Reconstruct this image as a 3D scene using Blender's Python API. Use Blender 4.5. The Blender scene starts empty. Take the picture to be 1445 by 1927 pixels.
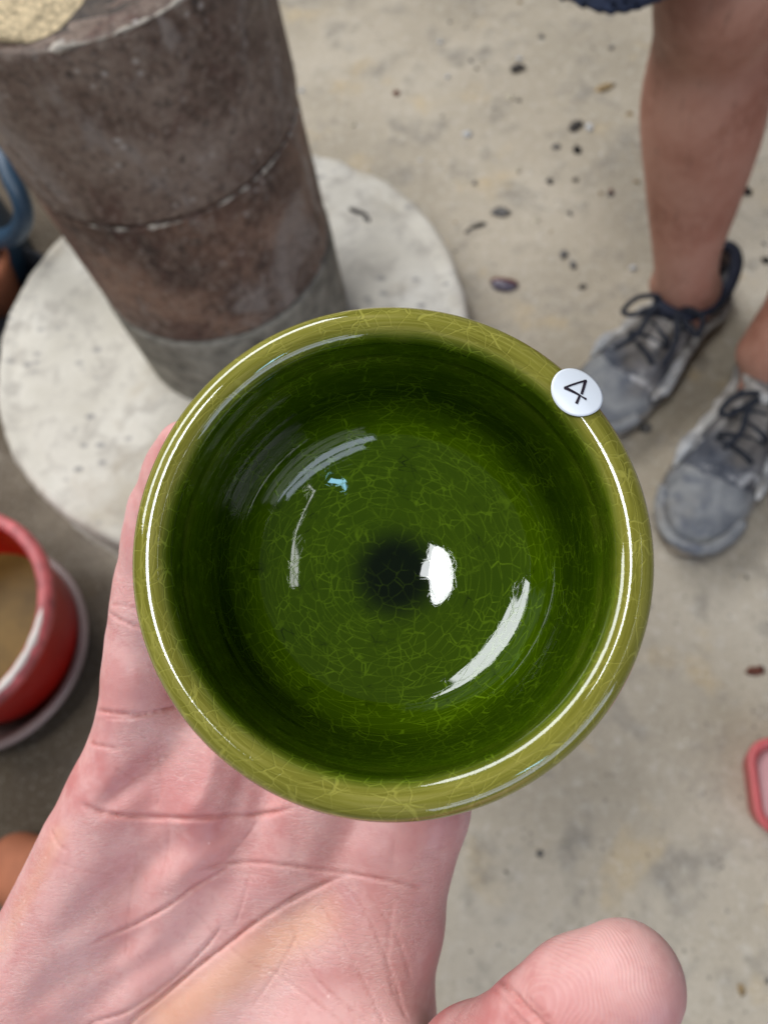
import bpy, bmesh, math, random
import numpy as np
from mathutils import Vector, Matrix, noise as mnoise

random.seed(7)
rng = np.random.default_rng(7)
scene = bpy.context.scene
COL = scene.collection

# ------------------------------------------------------------------ camera
F, CX, CY, H = 1447.0, 722.5, 963.5, 0.92        # focal length and centre in photograph pixels, eye height
NADIR = (880.0, 1549.0)                          # where plumb lines converge
_d = np.array([(NADIR[0]-CX)/F, -(NADIR[1]-CY)/F, -1.0]); _d /= np.linalg.norm(_d)
_z = -_d; _y = np.array([0, 1.0, 0]); _y = _y - _z*(_z@_y); _y /= np.linalg.norm(_y); _x = np.cross(_y, _z)
RM = np.array([_x, _y, _z])                      # camera -> world
CAMP = np.array([0, 0, H])

cd = bpy.data.cameras.new('camera'); cam = bpy.data.objects.new('camera', cd); COL.objects.link(cam)
cam.matrix_world = Matrix.Translation(CAMP.tolist()) @ Matrix(RM.tolist()).to_4x4()
cd.sensor_fit = 'HORIZONTAL'; cd.sensor_width = 36; cd.lens = 36*F/1445.0
cd.clip_start = 0.01; cd.clip_end = 100
cd.dof.use_dof = True; cd.dof.focus_distance = 0.146; cd.dof.aperture_fstop = 22
scene.camera = cam

def ray(px, py):
    return RM @ np.array([(px-CX)/F, -(py-CY)/F, -1.0])
def fl(px, py, z=0.0):
    r = ray(px, py); return CAMP + r*(z-H)/r[2]
def hp(px, py, d):                               # camera-space point, millimetres
    return np.array([(px-CX)/F*d, -(py-CY)/F*d, -d], dtype=np.float32)
def c2w(p):                                      # camera space (metres) -> world
    return CAMP + RM @ np.asarray(p, float)

# ------------------------------------------------------------------ world, lamps, exposure
w = bpy.data.worlds.new('World'); scene.world = w; w.use_nodes = True
bgn = w.node_tree.nodes['Background']
bgn.inputs[0].default_value = (0.78, 0.78, 0.80, 1); bgn.inputs[1].default_value = 0.085
vs = scene.view_settings
vs.view_transform = 'Standard'; vs.look = 'None'; vs.gamma = 1; vs.use_curve_mapping = False; vs.exposure = 0.0

BOWL = c2w(hp(740, 1058, 134)/1000.0)
def area(name, pos, target, sx, sy, power, col, roll=0.0, shape='RECTANGLE'):
    l = bpy.data.lights.new(name, 'AREA'); l.shape = shape; l.size = sx; l.size_y = sy; l.energy = power; l.color = col
    o = bpy.data.objects.new(name, l); COL.objects.link(o); o.location = pos
    o.rotation_euler = (Vector(target)-Vector(pos)).to_track_quat('-Z', 'Y').to_euler()
    o.rotation_euler.rotate_axis('Z', roll)
    return o
# workshop door high on the left, a roof light above, a far window on the right
area('door_daylight', (-1.90, 1.84, 2.54), (-0.05, 0.3, 0.5), 3.7, 0.95, 122, (0.94, 0.965, 1.0))
ax = RM @ np.array([-0.36, 0.31, 0.87]); ax /= np.linalg.norm(ax)
area('roof_light', tuple(BOWL + ax*2.0), tuple(BOWL), 0.46, 0.80, 18, (0.95, 0.98, 1.0), 1.35, 'ELLIPSE')
area('roof_light', tuple(BOWL + ax*2.02 + RM @ np.array([0.12, -0.16, 0.0])), tuple(BOWL), 0.30, 0.42, 5, (0.95, 0.98, 1.0), 0.6)
area('window_daylight', (1.40, -1.80, 1.95), (0.1, 0.3, 0.6), 1.9, 0.36, 7.5, (0.70, 0.78, 1.0))
area('low_window_daylight', (1.5, -1.95, 1.42), (0.1, 0.3, 0.6), 2.5, 0.60, 19, (0.70, 0.78, 1.0))
ax = RM @ np.array([0.34, -0.36, 0.86]); ax /= np.linalg.norm(ax)
area('glint_lamp', tuple(BOWL + ax*2.2), tuple(BOWL), 0.10, 0.4, 1.6, (0.35, 0.75, 1.0), 0.5)  # added lamp, no known source: puts a small blue glint in the bowl
ax = RM @ np.array([0.60, 0.02, 0.80]); ax /= np.linalg.norm(ax)
area('streak_lamp', tuple(BOWL + ax*2.0), tuple(BOWL), 0.045, 1.5, 1.3, (1.0, 1.0, 1.0), 0.35+1.57)  # added unseen lamp that draws a thin curved streak in the glaze

scene.render.engine = 'CYCLES'
scene.cycles.max_bounces = 8; scene.cycles.diffuse_bounces = 4; scene.cycles.glossy_bounces = 5
scene.cycles.use_denoising = True

# ------------------------------------------------------------------ node helpers
def lin(r, g, b):
    f = lambda c: (c/255.0/12.92) if c/255.0 <= 0.04045 else ((c/255.0+0.055)/1.055)**2.4
    return (f(r), f(g), f(b), 1.0)

class NT:
    def __init__(s, name):
        s.mat = bpy.data.materials.new(name); s.mat.use_nodes = True
        s.t = s.mat.node_tree; s.n = s.t.nodes; s.n.clear()
        s.out = s.n.new('ShaderNodeOutputMaterial'); s.b = s.n.new('ShaderNodeBsdfPrincipled')
        s.t.links.new(s.b.outputs[0], s.out.inputs[0])
    def put(s, sock, v):
        if hasattr(v, 'is_output'): s.t.links.new(v, sock)
        elif v is not None: sock.default_value = v
    def set(s, **k):
        for a, v in k.items(): s.put(s.b.inputs[a.replace('_', ' ')], v)
        return s
    def coord(s, which='Object'):
        return s.n.new('ShaderNodeTexCoord').outputs[which]
    def mapping(s, v, scale=(1, 1, 1), loc=(0, 0, 0), rot=(0, 0, 0)):
        m = s.n.new('ShaderNodeMapping'); s.put(m.inputs['Vector'], v)
        m.inputs['Scale'].default_value = scale; m.inputs['Location'].default_value = loc; m.inputs['Rotation'].default_value = rot
        return m.outputs[0]
    def noise(s, v, scale, detail=4, rough=0.55, dist=0.0, color=False):
        n = s.n.new('ShaderNodeTexNoise'); s.put(n.inputs['Vector'], v); n.inputs['Scale'].default_value = scale
        n.inputs['Detail'].default_value = detail; n.inputs['Roughness'].default_value = rough; n.inputs['Distortion'].default_value = dist
        return n.outputs['Color' if color else 'Fac']
    def voro(s, v, scale, feature='F1', rand=1.0, dims='3D', out='Distance'):
        n = s.n.new('ShaderNodeTexVoronoi'); n.feature = feature; n.voronoi_dimensions = dims; s.put(n.inputs['Vector'], v)
        n.inputs['Scale'].default_value = scale; n.inputs['Randomness'].default_value = rand
        return n.outputs[out]
    def math(s, op, a, b=None, c=None, clamp=False):
        n = s.n.new('ShaderNodeMath'); n.operation = op; n.use_clamp = clamp
        s.put(n.inputs[0], a)
        if b is not None: s.put(n.inputs[1], b)
        if c is not None: s.put(n.inputs[2], c)
        return n.outputs[0]
    def rng(s, v, a, b, c=0.0, d=1.0, kind='SMOOTHSTEP'):
        n = s.n.new('ShaderNodeMapRange'); n.interpolation_type = kind; s.put(n.inputs[0], v)
        for i, x in enumerate((a, b, c, d)): s.put(n.inputs[1+i], x)
        return n.outputs[0]
    def mix(s, f, a, b, mode='MIX'):
        n = s.n.new('ShaderNodeMix'); n.data_type = 'RGBA'; n.blend_type = mode
        s.put(n.inputs[0], f); s.put(n.inputs[6], a); s.put(n.inputs[7], b)
        return n.outputs[2]
    def ramp(s, f, stops):
        n = s.n.new('ShaderNodeValToRGB'); s.put(n.inputs[0], f); e = n.color_ramp.elements
        while len(e) < len(stops): e.new(0.5)
        for i, (p, c) in enumerate(stops): e[i].position = p; e[i].color = c
        return n.outputs[0]
    def sep(s, v):
        n = s.n.new('ShaderNodeSeparateXYZ'); s.put(n.inputs[0], v); return n.outputs
    def comb(s, x, y, z):
        n = s.n.new('ShaderNodeCombineXYZ')
        for i, v in enumerate((x, y, z)): s.put(n.inputs[i], v)
        return n.outputs[0]
    def vmath(s, op, a, b=None):
        n = s.n.new('ShaderNodeVectorMath'); n.operation = op; s.put(n.inputs[0], a)
        if b is not None: s.put(n.inputs[1], b)
        return n.outputs['Value' if op in ('LENGTH', 'DISTANCE', 'DOT_PRODUCT') else 'Vector']
    def attr(s, name):
        n = s.n.new('ShaderNodeAttribute'); n.attribute_name = name; return n.outputs['Fac']
    def bump(s, h, strength=0.3, dist=0.001, normal=None):
        n = s.n.new('ShaderNodeBump'); n.inputs['Strength'].default_value = strength; n.inputs['Distance'].default_value = dist
        s.put(n.inputs['Height'], h); s.put(n.inputs['Normal'], normal)
        return n.outputs[0]

# ------------------------------------------------------------------ object helpers
def link(name, me, mat=None, parent=None, smooth=True):
    o = bpy.data.objects.new(name, me); COL.objects.link(o)
    if mat is not None: me.materials.append(mat)
    if smooth and len(me.polygons): me.polygons.foreach_set('use_smooth', [True]*len(me.polygons))
    if parent is not None: o.parent = parent
    return o
def tag(o, label=None, cat=None, group=None, kind=None):
    if label: o['label'] = label
    if cat: o['category'] = cat
    if group: o['group'] = group
    if kind: o['kind'] = kind
    return o
def empty(name, loc=(0, 0, 0), rot=(0, 0, 0)):
    o = bpy.data.objects.new(name, None); COL.objects.link(o); o.location = loc; o.rotation_euler = rot
    o.empty_display_size = 0.05
    return o
def mesh_np(name, V, Q):
    me = bpy.data.meshes.new(name)
    V = np.asarray(V, np.float32); Q = np.asarray(Q, np.int32); k = Q.shape[1]
    me.vertices.add(len(V)); me.vertices.foreach_set('co', V.ravel())
    me.loops.add(len(Q)*k); me.loops.foreach_set('vertex_index', Q.ravel())
    me.polygons.add(len(Q)); me.polygons.foreach_set('loop_start', np.arange(0, len(Q)*k, k, dtype=np.int32))
    me.update(calc_edges=True); me.validate()
    return me
def lathe(name, prof, seg=96, jitter=None, close=False):
    """prof: (r, z) list; poles allowed at the ends (r=0)"""
    bm = bmesh.new(); rings = []
    for i, (r, z) in enumerate(prof):
        if r < 1e-7: rings.append([bm.verts.new((0, 0, z))]); continue
        row = []
        for k in range(seg):
            a = 2*math.pi*k/seg; rr, zz = r, z
            if jitter: rr, zz = jitter(i, a, r, z)
            row.append(bm.verts.new((rr*math.cos(a), rr*math.sin(a), zz)))
        rings.append(row)
    pairs = list(zip(rings[:-1], rings[1:]))
    if close: pairs.append((rings[-1], rings[0]))
    for A, B in pairs:
        for k in range(seg):
            l = (k+1) % seg
            if len(A) == 1 and len(B) == 1: continue
            if len(A) == 1: bm.faces.new((A[0], B[l], B[k]))
            elif len(B) == 1: bm.faces.new((A[k], A[l], B[0]))
            else: bm.faces.new((A[k], A[l], B[l], B[k]))
    bmesh.ops.recalc_face_normals(bm, faces=bm.faces)
    me = bpy.data.meshes.new(name); bm.to_mesh(me); bm.free(); return me
def tube(name, pts, rad, seg=8, closed=False):
    bm = bmesh.new(); P = [Vector(p) for p in pts]; n = len(P); rings = []
    R = rad if hasattr(rad, '__len__') else [rad]*n
    up = None
    for i in range(n):
        if closed: t = (P[(i+1) % n]-P[i-1]).normalized()
        else: t = (P[min(i+1, n-1)]-P[max(i-1, 0)]).normalized()
        if up is None:
            up = t.orthogonal().normalized()
        up = (up - t*up.dot(t)).normalized(); s = t.cross(up)
        rings.append([bm.verts.new(P[i]+(up*math.cos(2*math.pi*k/seg)+s*math.sin(2*math.pi*k/seg))*R[i]) for k in range(seg)])
    pr = list(zip(rings[:-1], rings[1:]))
    if closed: pr.append((rings[-1], rings[0]))
    for A, B in pr:
        for k in range(seg): bm.faces.new((A[k], A[(k+1) % seg], B[(k+1) % seg], B[k]))
    if not closed:
        bm.faces.new(rings[0][::-1]); bm.faces.new(rings[-1])
    bmesh.ops.recalc_face_normals(bm, faces=bm.faces)
    me = bpy.data.meshes.new(name); bm.to_mesh(me); bm.free(); return me
def catmull(pts, n=8, closed=False):
    P = [np.array(p, float) for p in pts]; out = []; m = len(P)
    for i in range(m if closed else m-1):
        if closed: a, b, c, d = P[i-1], P[i], P[(i+1) % m], P[(i+2) % m]
        else: a, b, c, d = P[max(i-1, 0)], P[i], P[i+1], P[min(i+2, m-1)]
        for k in range(n):
            t = k/n
            out.append(0.5*((2*b)+(-a+c)*t+(2*a-5*b+4*c-d)*t*t+(-a+3*b-3*c+d)*t**3))
    if not closed: out.append(P[-1])
    return out

# implicit surfaces -------------------------------------------------
def capd(P, a, b, ra, rb):
    a = np.asarray(a, np.float32); b = np.asarray(b, np.float32)
    pa = P-a; ba = b-a; t = np.clip((pa@ba)/float(ba@ba), 0, 1)
    q = pa-t[:, None]*ba
    return np.sqrt((q*q).sum(1))-(ra+(rb-ra)*t)
def elld(P, c, r, rot=None):
    q = P-np.asarray(c, np.float32)
    if rot is not None: q = q @ np.asarray(rot, np.float32)
    r = np.asarray(r, np.float32)
    k0 = np.sqrt(((q/r)**2).sum(1)); k1 = np.sqrt(((q/(r*r))**2).sum(1))
    return k0*(k0-1.0)/np.maximum(k1, 1e-9)
def smin(a, b, k):
    h = np.clip(0.5+0.5*(b-a)/k, 0, 1); return b*(1-h)+a*h-k*h*(1-h)
def smax(a, b, k): return -smin(-a, -b, k)
def surface_nets(f, lo, hi, h, blk=6):
    lo = np.asarray(lo, np.float32); hi = np.asarray(hi, np.float32)
    nb = np.ceil((hi-lo)/(h*blk)).astype(int); n = nb*blk
    bi = np.stack(np.meshgrid(*[np.arange(m) for m in nb], indexing='ij'), -1).reshape(-1, 3)
    cen = lo+(bi+0.5).astype(np.float32)*(h*blk)
    dc = f(cen); act = np.abs(dc) < h*blk*1.5
    G = np.repeat(np.repeat(np.repeat(np.where(dc > 0, 1.0, -1.0).astype(np.float32).reshape(nb)*1e2*h, blk, 0), blk, 1), blk, 2)
    loc = np.stack(np.meshgrid(*[np.arange(blk)]*3, indexing='ij'), -1).reshape(-1, 3)
    idx = (bi[act][:, None, :]*blk+loc[None]).reshape(-1, 3)
    for s in range(0, len(idx), 400000):
        ii = idx[s:s+400000]
        G[ii[:, 0], ii[:, 1], ii[:, 2]] = f(lo+ii.astype(np.float32)*h)
    S = G < 0
    c = S[:-1, :-1, :-1].astype(np.int8)*0
    for dx in (0, 1):
        for dy in (0, 1):
            for dz in (0, 1): c += S[dx:dx+n[0]-1, dy:dy+n[1]-1, dz:dz+n[2]-1]
    cells = np.argwhere((c > 0) & (c < 8)); vid = np.full(c.shape, -1, np.int32); vid[tuple(cells.T)] = np.arange(len(cells))
    acc = np.zeros((len(cells), 3), np.float32); cnt = np.zeros(len(cells), np.float32)
    cor = [(x, y, z) for x in (0, 1) for y in (0, 1) for z in (0, 1)]
    for a in cor:
        for ax_ in range(3):
            if a[ax_] == 1: continue
            b = list(a); b[ax_] = 1
            ga = G[cells[:, 0]+a[0], cells[:, 1]+a[1], cells[:, 2]+a[2]]; gb = G[cells[:, 0]+b[0], cells[:, 1]+b[1], cells[:, 2]+b[2]]
            m = (ga < 0) != (gb < 0); t = np.where(m, ga/np.where(m, ga-gb, 1), 0)
            p = np.array(a, np.float32)[None].repeat(len(cells), 0); p[:, ax_] += t
            acc[m] += p[m]; cnt[m] += 1
    V = lo+(cells+acc/cnt[:, None])*h
    Q = []
    for ax_ in range(3):
        u, v = (ax_+1) % 3, (ax_+2) % 3
        sl0 = [slice(None)]*3; sl1 = [slice(None)]*3; sl0[ax_] = slice(0, -1); sl1[ax_] = slice(1, None)
        e = np.argwhere(S[tuple(sl0)] != S[tuple(sl1)])
        ok = (e[:, u] > 0) & (e[:, v] > 0) & (e[:, u] < n[u]-1) & (e[:, v] < n[v]-1); e = e[ok]
        q = []
        for du, dv in ((-1, -1), (0, -1), (0, 0), (-1, 0)):
            k = e.copy(); k[:, u] += du; k[:, v] += dv; q.append(vid[k[:, 0], k[:, 1], k[:, 2]])
        q = np.stack(q, 1); inside = S[e[:, 0], e[:, 1], e[:, 2]]
        q[~inside] = q[~inside][:, ::-1]; Q.append(q)
    Q = np.concatenate(Q); Q = Q[(Q >= 0).all(1)]
    return V, Q
def subdiv(me, levels=1):
    o = bpy.data.objects.new('tmp', me); COL.objects.link(o)
    m = o.modifiers.new('s', 'SUBSURF'); m.levels = levels; m.render_levels = levels
    dg = bpy.context.evaluated_depsgraph_get(); dg.update()
    r = bpy.data.meshes.new_from_object(o.evaluated_get(dg))
    bpy.data.objects.remove(o); return r
def normals_of(me):
    a = np.empty(len(me.vertices)*3, np.float32); me.vertex_normals.foreach_get('vector', a); return a.reshape(-1, 3)
def coords_of(me):
    a = np.empty(len(me.vertices)*3, np.float32); me.vertices.foreach_get('co', a); return a.reshape(-1, 3)

# ------------------------------------------------------------------ materials
def m_floor():
    t = NT('dusty_concrete'); c = t.coord()
    n1 = t.noise(c, 3.2, 6, 0.6); n2 = t.noise(c, 13, 6, 0.65, 0.3); n3 = t.noise(c, 70, 4, 0.6)
    col = t.ramp(n1, [(0.3, lin(158, 147, 129)), (0.5, lin(182, 170, 151)), (0.72, lin(200, 189, 171))])
    col = t.mix(t.rng(n2, 0.48, 0.72), col, lin(146, 138, 126))
    col = t.mix(t.math('MULTIPLY', t.rng(t.noise(c, 8.5, 4, 0.6), 0.56, 0.7), 0.5), col, lin(196, 172, 132))
    col = t.mix(t.math('MULTIPLY', t.rng(n3, 0.5, 0.75), 0.35), col, lin(215, 208, 196))
    v = t.voro(c, 95); sp = t.rng(v, 0.10, 0.22, 1.0, 0.0)
    sp = t.math('MULTIPLY', sp, t.rng(t.noise(c, 22, 2), 0.50, 0.62))
    col = t.mix(t.math('MULTIPLY', sp, 0.75), col, lin(96, 92, 90))
    v2 = t.voro(t.mapping(c, loc=(3.1, 1.7, 0)), 120); sp2 = t.math('MULTIPLY', t.rng(v2, 0.08, 0.2, 1.0, 0.0), t.rng(t.noise(c, 17, 2), 0.54, 0.66))
    col = t.mix(t.math('MULTIPLY', sp2, 0.8), col, lin(232, 226, 212))
    # shade painted into the floor colour round the water bucket and behind the pillar
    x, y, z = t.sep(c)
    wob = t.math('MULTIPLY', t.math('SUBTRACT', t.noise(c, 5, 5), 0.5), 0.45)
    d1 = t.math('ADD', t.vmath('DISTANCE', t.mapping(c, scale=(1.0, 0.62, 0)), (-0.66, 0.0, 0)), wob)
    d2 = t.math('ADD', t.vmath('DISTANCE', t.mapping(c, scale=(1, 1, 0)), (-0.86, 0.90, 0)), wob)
    shade_mask = t.math('MAXIMUM', t.rng(d1, 0.22, 0.42, 1.0, 0.0), t.rng(d2, 0.44, 0.58, 1.0, 0.0))
    col = t.mix(t.math('MULTIPLY', shade_mask, 0.86), col, t.mix(n2, lin(42, 31, 21), lin(84, 68, 49)))
    h = t.math('ADD', t.math('MULTIPLY', n2, 0.7), t.math('MULTIPLY', n3, 0.35))
    t.b.inputs['Specular IOR Level'].default_value = 0.12
    gt = t.noise(c, 260, 3, 0.7); col = t.mix(t.rng(gt, 0.55, 0.75, 0, 0.45), col, lin(214, 204, 186)); col = t.mix(t.rng(gt, 0.45, 0.28, 0, 0.5), col, lin(112, 102, 90))
    t.set(Base_Color=col, Roughness=t.rng(shade_mask, 0, 1, 0.85, 0.7), Normal=t.bump(h, 0.5, 0.006))
    return t.mat
def m_disc():
    t = NT('pale_plaster'); c = t.coord()
    n1 = t.noise(c, 7, 6, 0.6); n2 = t.noise(c, 28, 6, 0.65, 0.4); n3 = t.noise(c, 120, 3)
    col = t.ramp(n1, [(0.3, lin(188, 180, 164)), (0.55, lin(211, 204, 190)), (0.75, lin(224, 219, 208))])
    col = t.mix(t.rng(n2, 0.46, 0.66, 0, 0.7), col, lin(168, 160, 148))
    col = t.mix(t.rng(t.noise(t.mapping(c, loc=(5, 1, 0)), 4.5, 6, 0.7, 0.5), 0.52, 0.66, 0, 0.6), col, lin(172, 158, 136))
    v = t.voro(t.mapping(c, scale=(1, 1.6, 1)), 34); sp = t.math('MULTIPLY', t.rng(v, 0.12, 0.3, 1, 0), t.rng(t.noise(c, 9, 3), 0.47, 0.6))
    col = t.mix(t.math('MULTIPLY', sp, 0.75), col, lin(124, 120, 120))
    r = t.vmath('LENGTH', t.mapping(c, scale=(1, 1, 0)))
    t.set(Base_Color=col, Roughness=0.85, Normal=t.bump(t.math('ADD', t.math('MULTIPLY', n2, .6), t.math('MULTIPLY', n3, .4)), 0.5, 0.004))
    return t.mat
def m_drum(name, c1, c2, c3, spark=0.8):
    t = NT(name); c = t.coord()
    n1 = t.noise(c, 9, 6, 0.65, 0.6); n2 = t.noise(t.mapping(c, scale=(1, 1, 0.8)), 95, 8, 0.78, 0.2); n3 = t.noise(c, 230, 4, 0.6)
    col = t.ramp(n1, [(0.36, c1), (0.5, c2), (0.64, c3)])
    col = t.mix(t.rng(n2, 0.5, 0.64, 0, 0.75), col, lin(150, 134, 120))
    col = t.mix(t.rng(n2, 0.5, 0.34, 0, 0.75), col, lin(42, 35, 31))
    st_ = t.noise(t.mapping(c, loc=(1, 2, 3), scale=(1, 1, 0.6)), 14, 6, 0.65, 0.8)
    col = t.mix(t.rng(st_, 0.53, 0.66, 0, 0.7), col, lin(166, 154, 146))
    col = t.mix(t.rng(st_, 0.46, 0.34, 0, 0.6), col, lin(92, 52, 42))
    v = t.voro(c, 75); sp = t.math('MULTIPLY', t.rng(v, 0.10, 0.26, 1, 0), t.rng(t.noise(c, 25, 2), 0.44, 0.58))
    col = t.mix(t.math('MULTIPLY', sp, spark), col, lin(205, 195, 186))
    v = t.voro(t.mapping(c, loc=(2, 5, 1)), 48); sp = t.math('MULTIPLY', t.rng(v, 0.08, 0.2, 1, 0), t.rng(t.noise(c, 11, 2), 0.52, 0.64))
    col = t.mix(t.math('MULTIPLY', sp, 0.8), col, lin(40, 34, 32))
    gr_ = t.noise(c, 150, 3, 0.8); col = t.mix(t.rng(gr_, 0.54, 0.68, 0, 0.55), col, lin(176, 160, 146)); col = t.mix(t.rng(gr_, 0.46, 0.34, 0, 0.6), col, lin(46, 38, 34))
    gl = t.rng(t.noise(t.mapping(c, loc=(4, 0, 2)), 7, 3), 0.48, 0.64)
    t.set(Base_Color=col, Roughness=t.rng(gl, 0, 1, 0.62, 0.38), Normal=t.bump(t.math('ADD', n2, t.math('MULTIPLY', n3, .6)), 0.8, 0.005))
    return t.mat
def m_plain(name, col, rough=0.5, var=0.12, scale=30, bump=0.15, dist=0.001, spec=0.5, sss=0.0):
    t = NT(name); c = t.coord(); n = t.noise(c, scale, 5, 0.6)
    dark = tuple(x*(1-var*2) for x in col[:3])+(1,); lite = tuple(min(1, x*(1+var)) for x in col[:3])+(1,)
    t.set(Base_Color=t.ramp(n, [(0.3, dark), (0.7, lite)]), Roughness=rough, Normal=t.bump(n, bump, dist))
    t.b.inputs['Specular IOR Level'].default_value = spec
    if sss: t.set(Subsurface_Weight=sss, Subsurface_Scale=0.01)
    return t.mat
def m_glaze():
    t = NT('green_crackle_glaze'); c = t.coord(); x, y, z = t.sep(c)
    r = t.math('SQRT', t.math('ADD', t.math('MULTIPLY', x, x), t.math('MULTIPLY', y, y)))
    th = t.math('ARCTAN2', y, x)
    # thin glaze breaks olive on the lip, pools deep green inside
    wob = t.math('MULTIPLY', t.math('SUBTRACT', t.noise(c, 120, 3), 0.5), 0.0012)
    inner = t.rng(t.math('ADD', r, wob), 0.0379, 0.0405, 1.0, 0.0)
    brush = t.noise(t.comb(t.math('MULTIPLY', th, 1.2), t.math('MULTIPLY', r, 700), t.math('MULTIPLY', z, 700)), 1.6, 4, 0.6)
    olive = t.ramp(brush, [(0.3, lin(104, 101, 32)), (0.5, lin(125, 121, 46)), (0.72, lin(146, 139, 70))])
    deep = t.mix(t.noise(c, 55, 3), lin(52, 78, 0), lin(72, 97, 1))
    dark_refl = t.rng(t.vmath('LENGTH', t.mapping(c, scale=(1, 1, 0))), 0.005, 0.0135, 1.0, 0.0)  # dark reflection of an unseen phone, painted at the bowl's centre
    deep = t.mix(t.math('MULTIPLY', dark_refl, 0.95), deep, lin(4, 16, 10))
    # steep wall: shade below the lip is painted into the glaze colour
    wall = t.math('MULTIPLY', t.rng(r, 0.0295, 0.0365), t.rng(r, 0.0375, 0.0395, 1.0, 0.0))
    deep = t.mix(t.math('MULTIPLY', wall, 0.8), deep, lin(9, 24, 2))
    col = t.mix(inner, olive, deep)
    # crackle: arcs that follow the throwing rings, short cross cracks between them
    wv = t.vmath('SCALE', t.vmath('SUBTRACT', t.noise(c, 210, 2, 0.5, color=True), (0.5, 0.5, 0.5)), None)
    wv.node.inputs['Scale'].default_value = 0.0014
    sl = t.math('ADD', r, t.math('MULTIPLY', t.math('MAXIMUM', t.math('SUBTRACT', z, 0.0175), 0.0), 0.95))
    sw = t.math('ADD', sl, t.math('MULTIPLY', t.math('SINE', t.math('ADD', th, 0.7)), 0.0028))
    pol = t.vmath('ADD', t.comb(t.math('MULTIPLY', th, 0.0125), t.math('MULTIPLY', sw, 1.75), 0.0), wv)
    def crack(scale, wid, loc, vec, dims='2D'):
        d = t.voro(t.mapping(vec, loc=loc), scale, 'DISTANCE_TO_EDGE', 0.95, dims)
        return t.rng(d, wid*0.25, wid, 1.0, 0.0)
    cart = t.vmath('ADD', t.mapping(c, scale=(1, 1, 1)), wv)
    k1 = crack(255, 0.036, (0.3, 0.1, 0), pol); k2 = crack(400, 0.05, (0.7, 0.5, 0), pol)
    k3 = crack(330, 0.044, (0.2, 0.9, 0), cart, '3D')
    arc = t.math('ABSOLUTE', t.math('SINE', t.math('MULTIPLY', t.math('ADD', sw, t.math('MULTIPLY', t.noise(c, 70, 2), 0.004)), math.pi/0.0034)))
    k4 = t.math('MULTIPLY', t.rng(arc, 0.025, 0.075, 1.0, 0.0), t.rng(t.noise(t.mapping(c, loc=(0.5, 0.2, 0)), 48, 2), 0.34, 0.48))
    pm = t.noise(t.mapping(c, loc=(0.3, 0, 0)), 60, 3); pm2 = t.noise(t.mapping(c, loc=(0, 0.7, 0)), 95, 3)
    k1 = t.math('MULTIPLY', k1, t.rng(pm, 0.22, 0.36)); k2 = t.math('MULTIPLY', k2, t.rng(pm2, 0.50, 0.60)); k3 = t.math('MULTIPLY', k3, t.rng(t.noise(t.mapping(c, loc=(0.6, 0.6, 0)), 150, 2), 0.40, 0.50))
    centre = t.rng(r, 0.008, 0.014)
    pk = t.math('MULTIPLY', t.math('MAXIMUM', t.math('MAXIMUM', k1, k4), t.math('MULTIPLY', k2, 0.6)), centre)
    k = t.math('MAXIMUM', pk, t.math('MULTIPLY', k3, 0.85))
    k = t.math('MULTIPLY', k, t.rng(t.noise(t.mapping(c, loc=(0.1, 0.4, 0)), 210, 2), 0.3, 0.6, 0.35, 1.0))
    line = t.mix(inner, lin(180, 174, 84), lin(112, 144, 20))
    darkl = t.rng(t.noise(t.mapping(c, loc=(0.9, 0.2, 0)), 130, 2), 0.58, 0.66)
    line = t.mix(t.math('MULTIPLY', darkl, inner), line, lin(12, 30, 2))
    col = t.mix(t.math('MULTIPLY', k, t.math('MULTIPLY', t.rng(inner, 0, 1, 0.42, 0.78), t.math('MULTIPLY', t.rng(wall, 0, 1, 1.0, 0.3), t.rng(dark_refl, 0, 1, 1.0, 0.25)))), col, line)
    # bare rusty edge of the body outside, low on the wall
    out = t.rng(z, 0.0, 0.006, 1.0, 0.0)
    col = t.mix(t.math('MULTIPLY', out, 0.8), col, lin(92, 62, 34))
    nb = t.bump(t.math('MULTIPLY', k, -1.0), 0.45, 0.0003)
    t.set(Base_Color=col, Roughness=0.12, IOR=1.5, Normal=nb, Coat_Weight=1.0, Coat_Roughness=0.025, Coat_IOR=1.62)
    cn = t.bump(t.noise(c, 45, 3), 0.05, 0.0006); t.put(t.b.inputs['Coat Normal'], t.bump(t.math('MULTIPLY', k, -1.0), 0.02, 0.0002, cn))
    t.b.inputs['Specular IOR Level'].default_value = 0.0
    return t.mat
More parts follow.
